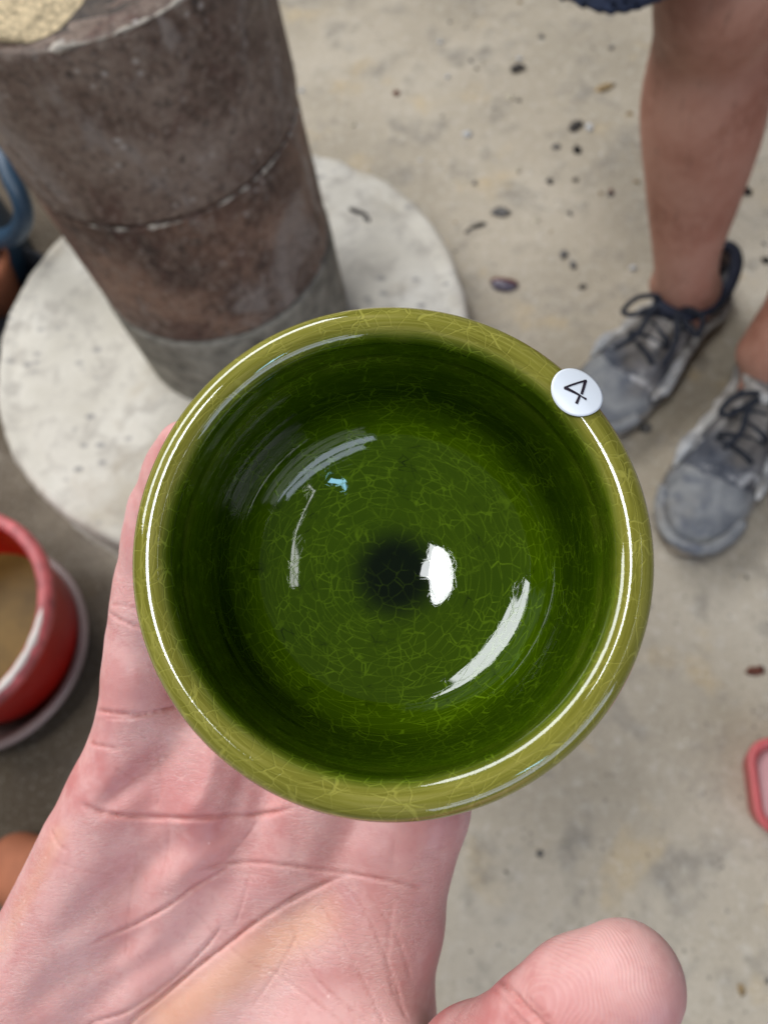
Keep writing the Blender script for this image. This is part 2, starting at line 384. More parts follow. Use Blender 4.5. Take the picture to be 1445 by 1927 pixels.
def m_skin(name, base, pale, red, hand=None):
    t = NT(name); c = t.coord()
    n1 = t.noise(c, 22 if hand else 12, 5, 0.55); n2 = t.noise(c, 75, 4, 0.6); n3 = t.noise(c, 420, 3, 0.6)
    col = t.ramp(n1, [(0.32, red), (0.48, base), (0.64, pale)])
    col = t.mix(t.rng(n2, 0.44, 0.64, 0, 0.55), col, pale)
    col = t.mix(t.rng(n3, 0.50, 0.75, 0, 0.28), col, red)
    if hand is not None:
        cre = t.attr('crease'); yel = t.attr('yellow')
        col = t.mix(t.math('MULTIPLY', yel, 0.55), col, lin(226, 172, 132))
        col = t.mix(t.math('MULTIPLY', cre, 0.5), col, lin(178, 92, 80))
        def groove(rot, sc, wd):
            n_ = t.noise(t.mapping(c, rot=(0, 0, rot), scale=(1, 5.5, 2.0)), sc, 2, 0.5)
            return t.rng(t.math('ABSOLUTE', t.math('SUBTRACT', n_, 0.5)), 0.0, wd, 1.0, 0.0)
        tp, ta = hand
        notthumb = t.rng(t.vmath('DISTANCE', c, tuple(tp)), 0.012, 0.018, 0.0, 1.0)
        gr = t.math('MULTIPLY', t.math('MAXIMUM', t.math('MAXIMUM', groove(0.55, 150, 0.03), groove(-0.5, 170, 0.03)), t.math('MULTIPLY', groove(1.3, 120, 0.025), 0.8)), notthumb)
        gm = t.math('MULTIPLY', gr, t.rng(t.noise(c, 45, 3), 0.40, 0.62))
        col = t.mix(t.math('MULTIPLY', gm, 0.20), col, lin(246, 214, 206))
        vein = t.rng(t.noise(t.mapping(c, loc=(0.02, 0.01, 0)), 34, 3, 0.5, 0.8), 0.56, 0.70)
        col = t.mix(t.math('MULTIPLY', vein, 0.1), col, lin(186, 150, 160))
        h = t.math('ADD', t.math('MULTIPLY', gm, -0.5), t.math('MULTIPLY', n3, 0.5))
        # ridges of the thumb print
        dv = t.vmath('SUBTRACT', c, tuple(tp)); dd = t.vmath('LENGTH', dv)
        al = t.vmath('DOT_PRODUCT', dv, tuple(ta))
        wob = t.math('MULTIPLY', t.noise(c, 105, 1), 0.0034)
        ph = t.math('ADD', t.math('ADD', t.math('MULTIPLY', dd, 0.55), t.math('MULTIPLY', al, 0.45)), wob)
        ridge = t.math('SINE', t.math('MULTIPLY', ph, 2*math.pi/0.00042))
        msk = t.math('MULTIPLY', t.rng(dd, 0.011, 0.017, 1.0, 0.0), t.rng(t.noise(c, 180, 2), 0.3, 0.5, 0.35, 1.0))
        col = t.mix(t.math('MULTIPLY', t.math('MULTIPLY', t.rng(ridge, 0.0, 1.0), msk), 0.06), col, lin(246, 214, 200))
        h = t.math('ADD', h, t.math('MULTIPLY', t.math('MULTIPLY', ridge, msk), 0.11))
        nrm = t.bump(h, 0.5, 0.00035)
        # little dry flecks
        fl_ = t.voro(c, 230); fk = t.math('MULTIPLY', t.rng(fl_, 0.05, 0.11, 1, 0), t.rng(t.noise(c, 60, 2), 0.5, 0.6))
        col = t.mix(t.math('MULTIPLY', fk, 0.3), col, lin(252, 226, 220))
        t.set(Base_Color=col, Roughness=t.rng(n2, 0.3, 0.7, 0.42, 0.58), Normal=nrm, Subsurface_Weight=0.3, Subsurface_Scale=0.0022)
    else:
        hair = t.noise(t.mapping(c, scale=(260, 260, 22)), 1.0, 3, 0.6)
        col = t.mix(t.rng(hair, 0.58, 0.74, 0, 0.42), col, lin(70, 46, 34))
        t.set(Base_Color=col, Roughness=0.55, Normal=t.bump(n3, 0.2, 0.001), Subsurface_Weight=0.15, Subsurface_Scale=0.006)
    t.b.inputs['Subsurface Radius'].default_value = (1.0, 0.38, 0.24)
    return t.mat
def m_shoe(name, c1, c2, dust, amount):
    t = NT(name); c = t.coord()
    n1 = t.noise(c, 26, 5, 0.6, 0.5); n2 = t.noise(c, 9, 4, 0.6); weave = t.noise(t.mapping(c, scale=(1, 1, 1)), 380, 2)
    col = t.ramp(n1, [(0.35, c1), (0.65, c2)])
    col = t.mix(t.math('MULTIPLY', t.rng(t.noise(t.mapping(c, loc=(1, 3, 2)), 34, 5, 0.65), 0.5, 0.66), amount), col, dust)
    col = t.mix(t.rng(n2, 0.45, 0.65, 0, 0.5), col, lin(134, 122, 106))
    t.set(Base_Color=col, Roughness=0.85, Normal=t.bump(t.math('ADD', weave, n1), 0.5, 0.003))
    return t.mat

MAT = {}
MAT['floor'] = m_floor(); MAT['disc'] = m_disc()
MAT['drum_a'] = m_drum('grey_brown_fired_clay', lin(90, 68, 57), lin(130, 107, 93), lin(166, 146, 131))
MAT['drum_b'] = m_drum('brown_fired_clay', lin(72, 52, 44), lin(118, 88, 72), lin(160, 124, 102), 0.5)
MAT['plinth'] = m_plain('grey_cement', lin(146, 141, 129), 0.9, 0.30, 46, 0.8, 0.006, 0.2)
MAT['mortar'] = m_plain('pale_mortar', lin(190, 180, 166), 0.9, 0.2, 60, 0.6, 0.003)
MAT['sand'] = m_plain('golden_sand', lin(226, 202, 160), 0.8, 0.3, 260, 1.0, 0.004)
MAT['ash'] = m_plain('dark_ash_crust', lin(74, 60, 49), 0.75, 0.4, 90, 0.9, 0.004)
MAT['glaze'] = m_glaze()
MAT['foot'] = m_plain('bare_stoneware', lin(132, 96, 66), 0.8, 0.1, 200)
MAT['paper'] = m_plain('white_sticker_paper', lin(226, 231, 238), 0.38, 0.02, 60, 0.02)
MAT['ink'] = m_plain('black_print', lin(34, 24, 38), 0.5, 0.05)
MAT['red'] = m_plain('red_plastic', lin(176, 24, 12), 0.4, 0.12, 14, 0.1)
MAT['pink'] = m_plain('scuffed_red_plastic_rim', lin(200, 98, 98), 0.5, 0.3, 40, 0.3)
MAT['rimwhite'] = m_plain('worn_pale_plastic', lin(226, 214, 204), 0.5, 0.1, 20, 0.2)
MAT['basin'] = m_plain('milky_plastic', lin(150, 130, 124), 0.5, 0.1, 14, 0.1)
MAT['water'] = m_plain('ochre_slip_water', lin(118, 92, 42), 0.5, 0.25, 16, 0.08, 0.002, 0.2)
MAT['blue'] = m_plain('dull_blue_plastic', lin(42, 68, 90), 0.45, 0.12, 12, 0.1)
MAT['terra'] = m_plain('terracotta', lin(176, 108, 76), 0.8, 0.12, 30, 0.3)
MAT['black'] = m_plain('black_plastic', lin(26, 28, 34), 0.5, 0.1, 20)
MAT['stool'] = m_plain('faded_red_plastic', lin(206, 98, 98), 0.4, 0.1, 10, 0.1)
MAT['stoolpale'] = m_plain('pale_pink_plastic', lin(204, 150, 150), 0.4, 0.1, 10, 0.1)
MAT['shorts'] = m_plain('navy_cloth', lin(38, 48, 72), 0.9, 0.15, 120, 0.4)
MAT['legskin'] = m_skin('tanned_leg_skin', lin(174, 122, 102), lin(188, 140, 120), lin(156, 104, 84))
MAT['upper'] = m_shoe('dusty_grey_shoe_fabric', lin(56, 60, 70), lin(102, 104, 110), lin(204, 202, 200), 0.8)
MAT['sole'] = m_shoe('dirty_shoe_sole', lin(96, 92, 88), lin(142, 134, 124), lin(196, 184, 166), 0.8)
MAT['rand'] = m_shoe('scuffed_pale_shoe_trim', lin(164, 164, 164), lin(222, 220, 216), lin(110, 110, 112), 0.55)
MAT['toecap'] = m_shoe('worn_grey_toe_fabric', lin(112, 114, 118), lin(156, 156, 154), lin(82, 88, 102), 0.7)
MAT['lace'] = m_plain('dark_lace', lin(34, 38, 48), 0.9, 0.2, 200, 0.4)
MAT['collar'] = m_plain('navy_shoe_lining', lin(34, 38, 54), 0.9, 0.15, 120, 0.4)

# ------------------------------------------------------------------ setting: floor
def nz(x, y, z=0.0): return mnoise.noise(Vector((x, y, z)))
N = 150; xs = np.linspace(-1, 1, N); xs = np.sign(xs)*np.abs(xs)**1.7*4.0
V = []; 
for yv in xs:
    for xv in xs:
        V.append((xv, yv+0.4, 0.0022*nz(xv*4, yv*4)+0.0012*nz(xv*15, yv*15, 3)))
ids = np.arange(N*N).reshape(N, N)
Q = np.stack([ids[:-1, :-1], ids[:-1, 1:], ids[1:, 1:], ids[1:, :-1]], -1).reshape(-1, 4)
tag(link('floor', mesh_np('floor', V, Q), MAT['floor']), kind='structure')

# ------------------------------------------------------------------ round slab and pillar
DC = (-0.323, 0.605); DT = 0.08; DR = 0.3225
slab = empty('round_slab', (DC[0], DC[1], 0))
tag(slab, 'pale round plaster slab lying on the floor under the clay pillar', 'slab')
def djit(i, a, r, z):
    k = 0.0
    if r > 0.30:
        k = 0.0035*nz(math.cos(a)*9, math.sin(a)*9, z*8)+0.002*nz(math.cos(a)*30, math.sin(a)*30, z*20)
        ch = nz(math.cos(a)*5+4, math.sin(a)*5, 1.0)
        if ch > 0.25 and z > 0.06: k -= 0.012*(ch-0.25)
    return r+k, z+(0.0012*nz(r*40*math.cos(a), r*40*math.sin(a)) if z > 0.07 else 0)
pr = [(0, DT)]+[(r, DT) for r in np.linspace(0.02, 0.285, 14)]
pr += [(0.292, DT-0.0025), (0.298, DT-0.0028), (0.304, DT), (0.313, DT+0.0015), (0.319, DT-0.002), (DR, DT-0.009), (DR-0.001, DT-0.030), (DR-0.003, 0.03), (DR-0.002, 0.008), (DR+0.004, 0.002), (DR+0.006, -0.006)]
link('slab_top', lathe('slab_top', pr, 160, djit), MAT['disc'], slab)

PC = (0.690*math.sin(math.radians(-25.7)), 0.690*math.cos(math.radians(-25.7))); PR = 0.690*math.sin(math.radians(11.56))
pil = empty('clay_pillar', (PC[0], PC[1], DT))
tag(pil, 'mottled brown pillar of stacked fired clay drums on the round slab', 'pillar')
def drum(name, z0, z1, mat, seed, r=PR):
    def j(i, a, rr, z):
        if rr < r*0.9: return rr, z
        u, v = math.cos(a), math.sin(a)
        k = 0.0016*nz(u*2+seed, v*2, z*8)+0.0009*nz(u*14+seed, v*14, z*60)
        zz = z
        if i in (2, 3) : zz = z+0.0018*nz(u*6+seed, v*6, 2.0)
        return rr+k, zz
    p = [(0, z0), (r-0.010, z0), (r-0.004, z0+0.0005), (r-0.0005, z0+0.004)]+[(r, z) for z in np.linspace(z0+0.008, z1-0.008, 26)]+[(r-0.0005, z1-0.003), (r-0.004, z1), (r-0.010, z1+0.0002), (0, z1)]
    o = link(name, lathe(name, p, 140, j), mat, pil); return o
def rel(z): return z-DT
drum('base_drum', -0.006, rel(0.222), MAT['plinth'], 1, PR+0.002)
drum('middle_drum', rel(0.2215), rel(0.402), MAT['drum_b'], 5)
top_d = drum('top_drum', rel(0.402), rel(0.573), MAT['drum_a'], 9, PR+0.0012)
def chip_ring(name, z, r, spans, mat, parent, th=0.0022):
    for a0, a1 in spans:
        n = 40; pts = []; rd = []
        for k in range(n+1):
            a = math.radians(a0+(a1-a0)*k/n)
            pts.append(((r+0.0004)*math.cos(a), (r+0.0004)*math.sin(a), z+0.0014*nz(math.cos(a)*22, math.sin(a)*22, z*9)))
            rd.append(th*max(0.03, 0.35+2.2*nz(a*17, z*30, 2.0)+0.9*nz(a*60, z*9, 1.0))*(min(1, k/4, (n-k)/4)+0.12))
        link(name, tube(name, pts, rd, 7), mat, parent)
# broken pale mortar line between the drums (only where it still clings) and pale worn lip of the top
chip_ring('mortar_seam', rel(0.4005), PR, [(-108, -70), (-62, 4)], MAT['mortar'], pil, 0.0015)
chip_ring('worn_lip', rel(0.5722), PR-0.001, [(-150, -112), (-96, 10)], MAT['mortar'], top_d, 0.0019)
# dark crust and a heap of sand on the pillar's top
def heap(name, cx, cy, rad, hgt, mat, parent, z0, seed, rmax=0.131):
    V = []; n = 40; m = 14
    V.append((cx, cy, z0+hgt))
    for i in range(1, m+1):
        for k in range(n):
            a = 2*math.pi*k/n; rr = rad*i/m*(1+0.22*nz(math.cos(a)*2+seed, math.sin(a)*2))
            f = (1-(i/m)**2); z = z0-0.001+hgt*f+0.0022*nz(cx+rr*math.cos(a)*90, rr*math.sin(a)*90, seed)*(1 if i < m else 0)
            X, Y = cx+rr*math.cos(a), cy+rr*math.sin(a); q = min(1, rmax/max(1e-6, math.hypot(X, Y))); V.append((X*q, Y*q, z))
    bm = bmesh.new(); vs_ = [bm.verts.new(v) for v in V]
    for k in range(n): bm.faces.new((vs_[0], vs_[1+k], vs_[1+(k+1) % n]))
    for i in range(m-1):
        for k in range(n):
            a, b = 1+i*n+k, 1+i*n+(k+1) % n; bm.faces.new((vs_[a], vs_[a+n], vs_[b+n], vs_[b]))
    me = bpy.data.meshes.new(name); bm.to_mesh(me); bm.free()
    return link(name, me, mat, parent)
heap('ash_crust', 0.0, 0.0, 0.128, 0.004, MAT['ash'], top_d, rel(0.5735), 2)
sq = fl(5, 15, 0.578); heap('sand_heap', sq[0]-PC[0], sq[1]-PC[1]+0.012, 0.058, 0.010, MAT['sand'], top_d, rel(0.575), 6)

# ------------------------------------------------------------------ red bucket in a milky basin
bk = empty('red_bucket', (-0.567, 0.184, 0.012)); tag(bk, 'red plastic bucket with scuffed pink rim, half full of ochre water', 'bucket')
zr = 0.153
link('wall', lathe('wall', [(0, 0.004), (0.088, 0.004), (0.092, 0.0), (0.096, 0.004), (0.118, zr-0.02), (0.1185, zr-0.008), (0.1125, zr-0.008), (0.109, zr-0.03), (0.094, 0.012), (0, 0.010)], 96), MAT['red'], bk)
link('rim', lathe('rim', [(0.111, zr-0.012), (0.111, zr-0.002), (0.1135, zr+0.001), (0.121, zr+0.001), (0.1256, zr-0.003), (0.1262, zr-0.012), (0.122, zr-0.013), (0.118, zr-0.010)], 96, close=True), MAT['pink'], bk)
worn = []
for k in range(41):
    a = math.radians(-72+ (80)*k/40); worn.append((0.1178*math.cos(a), 0.1178*math.sin(a), zr-0.0006))
link('worn_patch', tube('worn_patch', worn, [0.0052*min(1, 0.2+k/8, 0.2+(40-k)/8)*(0.85+0.3*nz(k*0.35, 1, 1)) for k in range(41)], 8), MAT['rimwhite'], bk)
link('water', lathe('water', [(0, 0.062), (0.06, 0.062), (0.1012, 0.0625)], 72), MAT['water'], bk)
bs = empty('plastic_basin', (-0.580, 0.175, 0.0)); tag(bs, 'shallow milky plastic basin on the floor holding the red bucket', 'basin')
link('basin_wall', lathe('basin_wall', [(0, 0.012), (0.100, 0.012), (0.114, 0.046), (0.1165, 0.052), (0.124, 0.053), (0.1275, 0.049), (0.1265, 0.046), (0.119, 0.046), (0.105, 0.0), (0, 0.0)], 96), MAT['basin'], bs)

# ------------------------------------------------------------------ blue jug, pots behind the slab
JO = np.array([-0.772, 0.790, 0.0])
jug = empty('blue_jug', JO.tolist()); tag(jug, 'dull blue plastic jug with a loop handle behind the pillar', 'jug')
link('jug_body', lathe('jug_body', [(0, 0.0), (0.082, 0.0), (0.090, 0.008), (0.092, 0.10), (0.086, 0.15), (0.055, 0.185), (0.030, 0.20), (0.030, 0.225), (0.024, 0.225), (0.024, 0.20), (0, 0.20)], 64), MAT['blue'], jug)
hd = catmull([(-0.745, 0.80, 0.192)]+[tuple(fl(px, py, z)) for px, py, z in ((-18, 285, 0.235), (26, 345, 0.225), (45, 400, 0.20), (30, 438, 0.165), (-8, 452, 0.13))]+[(-0.70, 0.765, 0.085)], 8)
link('handle', tube('handle', [tuple(np.array(q)-JO) for q in hd], 0.0125, 14), MAT['blue'], jug)
tr = empty('black_tray', (-0.700, 0.705, 0)); tag(tr, 'black plastic tray on the dark floor beside the slab', 'tray')
link('tray_wall', lathe('tray_wall', [(0, 0.006), (0.075, 0.006), (0.088, 0.034), (0.094, 0.034), (0.080, 0.0), (0, 0.0)], 64), MAT['black'], tr)
po = empty('terracotta_pot', (-0.716, 0.722, 0.006)); tag(po, 'small orange terracotta pot standing in the black tray', 'pot')
link('pot_wall', lathe('pot_wall', [(0, 0.0), (0.034, 0.0), (0.050, 0.07), (0.054, 0.072), (0.054, 0.085), (0.046, 0.085), (0.043, 0.07), (0.030, 0.008), (0, 0.008)], 48), MAT['terra'], po)
p = fl(70, 1650, 0.03)
po2 = empty('clay_lump', (p[0], p[1], 0.0)); 
V, Q = surface_nets(lambda P: smin(elld(P, (0, 0, 0.028), (0.052, 0.040, 0.034)), elld(P, (-0.03, 0.018, 0.024), (0.03, 0.026, 0.026)), 0.012), (-0.09, -0.07, -0.02), (0.09, 0.07, 0.08), 0.004)
V[:, 2] = np.maximum(V[:, 2], 0.0)
link('lump', mesh_np('lump', V, Q), MAT['terra'], po2); tag(po2, 'rounded orange clay lump on the dark floor below the hand', 'clay')

# ------------------------------------------------------------------ red stool
sp_ = fl(1406, 1478, 0.05); st = empty('plastic_tub', (sp_[0]+0.054, sp_[1], 0)); st.scale = (0.86, 0.86, 0.9); tag(st, 'small faded red plastic tub with pale pink inside on bare floor', 'tub')
def rsq(half, rc, n=8):
    out = []
    for q, (sx, sy) in enumerate(((1, 1), (-1, 1), (-1, -1), (1, -1))):
        for k in range(n+1):
            a = math.pi/2*q+math.pi/2*k/n
            out.append((sx*(half-rc)+rc*math.cos(a), sy*(half-rc)+rc*math.sin(a)))
    return out
def loft(name, rows):
    bm = bmesh.new(); R = []
    for half, rc, z in rows: R.append([bm.verts.new((x, y, z)) for x, y in rsq(half, rc)])
    n = len(R[0])
    for A, B in zip(R[:-1], R[1:]):
        for k in range(n): bm.faces.new((A[k], A[(k+1) % n], B[(k+1) % n], B[k]))
    bm.faces.new(R[0][::-1]); bm.faces.new(R[-1])
    bmesh.ops.recalc_face_normals(bm, faces=bm.faces); me = bpy.data.meshes.new(name); bm.to_mesh(me); bm.free(); return me
link('tub_wall', loft('tub_wall', [(0.044, 0.022, 0.0), (0.048, 0.024, 0.004), (0.052, 0.027, 0.040), (0.056, 0.030, 0.043), (0.056, 0.030, 0.050), (0.053, 0.028, 0.052), (0.047, 0.024, 0.050), (0.045, 0.023, 0.040)]), MAT['stool'], st)
link('inner_panel', loft('inner_panel', [(0.0445, 0.022, 0.0402), (0.0445, 0.022, 0.0425), (0.043, 0.021, 0.0432)]), MAT['stoolpale'], st)

# ------------------------------------------------------------------ stones and chips on the floor
def stone_mesh(seed, sx, sy, sz, sub=2):
    bm = bmesh.new(); bmesh.ops.create_icosphere(bm, subdivisions=sub, radius=1)
    for v in bm.verts:
        p = v.co; k = 1+0.55*mnoise.noise(p*1.3+Vector((seed*3.7, seed, 0)))+0.28*mnoise.noise(p*2.6+Vector((0, seed*2, 5)))
        v.co = Vector((p.x*sx*k, p.y*sy*k, max(p.z, -0.55)*sz*k))
    me = bpy.data.meshes.new('stone'); bm.to_mesh(me); bm.free(); return me
SC = {n: m_plain('stone_'+n, c, 0.9, 0.42, 160, 0.8, 0.003, 0.2) for n, c in dict(dark=lin(88, 83, 79), black=lin(56, 52, 50), grey=lin(122, 118, 114), white=lin(236, 232, 222), cream=lin(220, 208, 184), tan=lin(178, 152, 112), rust=lin(120, 74, 60)).items()}
PXM = 1530.0
def stone(px, py, wpx, hpx, rot, colr, label, z=0.0, name='stone_chip', grp=None, tall=0.32):
    p = fl(px, py, z); s = wpx/PXM/2; t = hpx/PXM/2
    o = link(name, stone_mesh(px*0.013+py*0.007, s, t, min(s, t)*2*tall), SC[colr]); o.location = (p[0], p[1], z+min(s, t)*2*tall*0.45); o.rotation_euler = (0, 0, math.radians(rot))
    tag(o, label, 'stone', grp); return o
stone(973, 130, 34, 28, 20, 'dark', 'dark round stone with a pale chip touching it on the floor')
stone(977, 110, 15, 13, 0, 'white', 'small white chip resting against a dark round stone')
stone(746, 176, 18, 14, 30, 'rust', 'lone brown pebble on bare floor beyond the pillar')
stone(1138, 166, 46, 20, 25, 'tan', 'long tan stone flake on the floor left of the bare leg')
stone(1083, 238, 40, 24, 55, 'dark', 'split dark grey stone next to a white chip')
stone(1109, 241, 16, 22, 0, 'white', 'white chip against a split dark grey stone')
stone(1086, 283, 18, 24, 10, 'black', 'black pebble just below the split grey stone')
stone(1046, 277, 20, 15, 0, 'grey', 'small grey pebble left of a black pebble')
stone(879, 253, 22, 20, 0, 'white', 'bright white pebble on bare floor beyond the slab')
stone(958, 184, 24, 18, -20, 'cream', 'cream stone flake between white pebble and dark stone')
stone(902, 426, 50, 14, 15, 'black', 'thin black sliver of stone near the slab rim')
stone(942, 402, 40, 26, 0, 'grey', 'flat grey stone beside a thin black sliver')
stone(1400, 361, 30, 26, 0, 'black', 'black stone on the floor behind the bare leg')
stone(1214, 806, 26, 22, 0, 'grey', 'grey pebble on the floor between the two shoes and bowl')
stone(1208, 797, 16, 12, 0, 'cream', 'cream crumb on top of floor beside a grey pebble')
stone(1422, 1263, 34, 18, 0, 'rust', 'flat rusty brown flake on bare floor below the shoes', tall=0.15)
stone(343, 633, 32, 12, 20, 'black', 'black stone sliver lying on the pale round slab', z=DT, tall=0.4)
stone(672, 398, 44, 12, -25, 'dark', 'dark curved sliver on the slab beside the pillar', z=DT, tall=0.3)
stone(690, 412, 20, 12, -50, 'grey', 'grey crumb at the end of a dark sliver on the slab', z=DT, tall=0.3)
for px, py, c, s in ((975, 320, 'cream', 15), (1082, 338, 'dark', 14), (1096, 541, 'dark', 16), (1150, 362, 'rust', 15), (1440, 490, 'black', 20), (1185, 214, 'tan', 16), (1150, 90, 'grey', 14), (893, 345, 'grey', 14), (1010, 415, 'cream', 14), (1060, 480, 'grey', 22), (1078, 500, 'grey', 20)):
    stone(px, py, s, s*0.8, px % 90, c, 'tiny %s stone chip on the dusty floor near the pillar and shoes' % {'dark': 'dark grey', 'rust': 'rusty'}.get(c, c), grp='tiny stone chips on the floor')
names = ['grey', 'cream', 'cream', 'white', 'tan', 'white', 'grey', 'dark']
for k in range(120):
    px, py = random.uniform(560, 1445), random.choice((random.uniform(0, 560), random.uniform(0, 560), random.uniform(0, 560), random.uniform(1060, 1900)))
    if py > 1000 and px < 860: continue
    c = random.choice(names); s = random.uniform(4, 9) if random.random() < 0.75 else random.uniform(10, 17)
    q = fl(px, py)
    if math.hypot(q[0]-DC[0], q[1]-DC[1]) < DR+0.01: continue
    stone(px, py, s, s*random.uniform(0.6, 1), random.uniform(0, 180), c, 'tiny %s stone chip on the dusty floor near the pillar and shoes' % {'dark': 'dark grey'}.get(c, c), grp='tiny stone chips on the floor')
# curved shard with a brown back
bm = bmesh.new(); gx, gy = 12, 8; gv = []
for j in range(gy+1):
    for i in range(gx+1):
        u, v = i/gx*2-1, j/gy*2-1
        e = math.sqrt(max(0, 1-abs(u)**2.4)); 
        gv.append(bm.verts.new((u*0.021, v*0.012*e+0.003*u*u, 0.004+0.008*(1-v*v)*e*(1-0.4*u*u))))
for j in range(gy):
    for i in range(gx):
        a = j*(gx+1)+i; bm.faces.new((gv[a], gv[a+1], gv[a+gx+2], gv[a+gx+1]))
bmesh.ops.remove_doubles(bm, verts=bm.verts, dist=1e-5)
me = bpy.data.meshes.new('glazed_shard'); bm.to_mesh(me); bm.free()
t = NT('purple_brown_glaze'); c = t.coord(); xx, yy, zz = t.sep(c)
t.set(Base_Color=t.mix(t.rng(yy, -0.001, 0.003), lin(92, 84, 96), lin(106, 56, 42)), Roughness=0.3)
sh = link('glazed_shard', me, t.mat); m = sh.modifiers.new('s', 'SOLIDIFY'); m.thickness = 0.003; m.offset = -1
p = fl(948, 535, 0.004); sh.location = (p[0], p[1], 0.0); sh.rotation_euler = (0, 0, math.radians(-12)); tag(sh, 'curved red brown glazed pottery shard on the floor near the slab', 'shard')

# ------------------------------------------------------------------ person: bare legs, navy shorts, worn shoes
person = empty('person', (0.30, 0.62, 0)); tag(person, 'person standing in navy shorts and worn dusty grey lace-up shoes', 'person')
PO = np.array([0.30, 0.62, 0.0])
def shoe_frame(heel, toe):
    h_ = np.array(heel); t_ = np.array(toe); d = t_-h_; L = np.hypot(*d); d = d/L
    return h_, d, L, math.atan2(-d[0], d[1])
SA = shoe_frame((0.344, 0.700), (0.131, 0.482)); SB = shoe_frame((0.412, 0.596), (0.257, 0.306))
def w2p(s, x, y, z): # shoe local (x right of toe direction, y forward from heel) -> world
    h_, d, L, _ = s; n_ = np.array([d[1], -d[0]]); q = h_+d*y+n_*x; return (q[0], q[1], z)
legA = [w2p(SA, 0, 0.21, 0.032)+(0.018,), w2p(SA, 0, 0.14, 0.050)+(0.026,), w2p(SA, 0, 0.092, 0.075)+(0.034,), (0.268, 0.630, 0.115, 0.0345), (0.258, 0.640, 0.16, 0.0365), (0.252, 0.662, 0.22, 0.048), (0.243, 0.676, 0.29, 0.0575), (0.234, 0.682, 0.34, 0.059), (0.224, 0.680, 0.41, 0.052), (0.214, 0.664, 0.47, 0.056), (0.222, 0.69, 0.60, 0.067), (0.245, 0.74, 0.80, 0.080)]
legB = [w2p(SB, 0, 0.22, 0.032)+(0.018,), w2p(SB, 0, 0.15, 0.050)+(0.026,), w2p(SB, 0, 0.095, 0.078)+(0.035,), (0.362, 0.528, 0.115, 0.040), (0.374, 0.548, 0.16, 0.040), (0.392, 0.580, 0.22, 0.048), (0.412, 0.612, 0.29, 0.057), (0.420, 0.625, 0.34, 0.058), (0.424, 0.632, 0.41, 0.051), (0.425, 0.630, 0.47, 0.055), (0.418, 0.665, 0.60, 0.067), (0.400, 0.74, 0.80, 0.080)]
LEGS = [[tuple(q) for q in catmull(ch, 4)] for ch in (legA, legB)]
def leg_sdf(P):
    out = None
    for ch, fine_ in zip((legA, legB), LEGS):
        d = None
        for a, b in zip(fine_[:-1], fine_[1:]):
            e = capd(P, a[:3], b[:3], a[3], b[3]); d = e if d is None else smin(d, e, 0.006)
        # shin bone edge and ankle bones
        d = smin(d, elld(P, (ch[3][0]-0.030, ch[3][1]+0.005, 0.105), (0.012, 0.013, 0.016)), 0.014)
        d = smin(d, elld(P, (ch[3][0]+0.030, ch[3][1]+0.008, 0.098), (0.012, 0.013, 0.016)), 0.014)
        d = smin(d, elld(P, (ch[9][0], ch[9][1]-0.022, 0.475), (0.040, 0.036, 0.045)), 0.03)
        out = d if out is None else np.minimum(out, d)
    pel = elld(P, (0.322, 0.76, 0.90), (0.165, 0.115, 0.13))
    return smin(out, pel, 0.05)
V, Q = surface_nets(leg_sdf, (0.05, 0.40, -0.01), (0.58, 0.95, 1.05), 0.006)
body = link('body', mesh_np('body', V-PO, Q), MAT['legskin'], person)
# shorts: open tubes that hang clear of the thighs, joined at the hips
def shorts_sdf(P):
    def tubeleg(a, b, ra, rb): return capd(P, a, b, ra, rb)
    A = tubeleg((0.172, 0.690, 0.42), (0.240, 0.75, 0.84), 0.116, 0.116); B = tubeleg((0.428, 0.64, 0.42), (0.400, 0.74, 0.84), 0.096, 0.112)
    o = smin(smin(A, B, 0.03), elld(P, (0.322, 0.76, 0.92), (0.180, 0.132, 0.15)), 0.05)
    # soft vertical folds
    o = o+0.004*np.sin(P[:, 0]*70+P[:, 2]*9)*np.cos(P[:, 1]*55)
    shell = np.abs(o+0.003)-0.003
    hem = 0.491+0.42*(P[:, 0]-0.125)+0.004*np.sin(P[:, 0]*40)-P[:, 2]
    return np.maximum(np.maximum(shell, hem), P[:, 2]-1.02)
V, Q = surface_nets(shorts_sdf, (0.03, 0.48, 0.44), (0.62, 0.96, 1.08), 0.004)
shorts = link('shorts', mesh_np('shorts', V-PO, Q), MAT['shorts'], person)
# --- one shoe in its own coordinates: y from heel (0) to toe (L), x to the wearer's outer/inner side
def half_w(u):   # half width of the foot print at u = y / L
    pts = [(0.0, 0.0), (0.015, 0.018), (0.06, 0.030), (0.16, 0.036), (0.32, 0.035), (0.48, 0.040), (0.64, 0.050), (0.76, 0.051), (0.88, 0.043), (0.95, 0.030), (0.985, 0.016), (1.0, 0.0)]
    return float(np.interp(u, [q[0] for q in pts], [q[1] for q in pts]))
def off_c(u, side):  # centre line bends to the inside of the foot at the toes
    return side*0.008*math.sin(max(0, u-0.35)/0.65*math.pi*0.6)
def outline(L, side, grow=0.0, n=44, u0=0.0, u1=1.0):
    us = [0.5-0.5*math.cos(math.pi*k/n) for k in range(n+1)]; R_, L_ = [], []
    for u in us:
        hw = half_w(u); f = (hw+grow)/max(hw, 1e-6) if hw > 0.004 else 1
        y = u*L+(grow if u > 0.98 else (-grow if u < 0.02 else 0))
        R_.append((off_c(u, side)+hw+(grow if hw > 0.004 else 0), y)); L_.append((off_c(u, side)-hw-(grow if hw > 0.004 else 0), y))
    return R_+L_[1:-1][::-1]
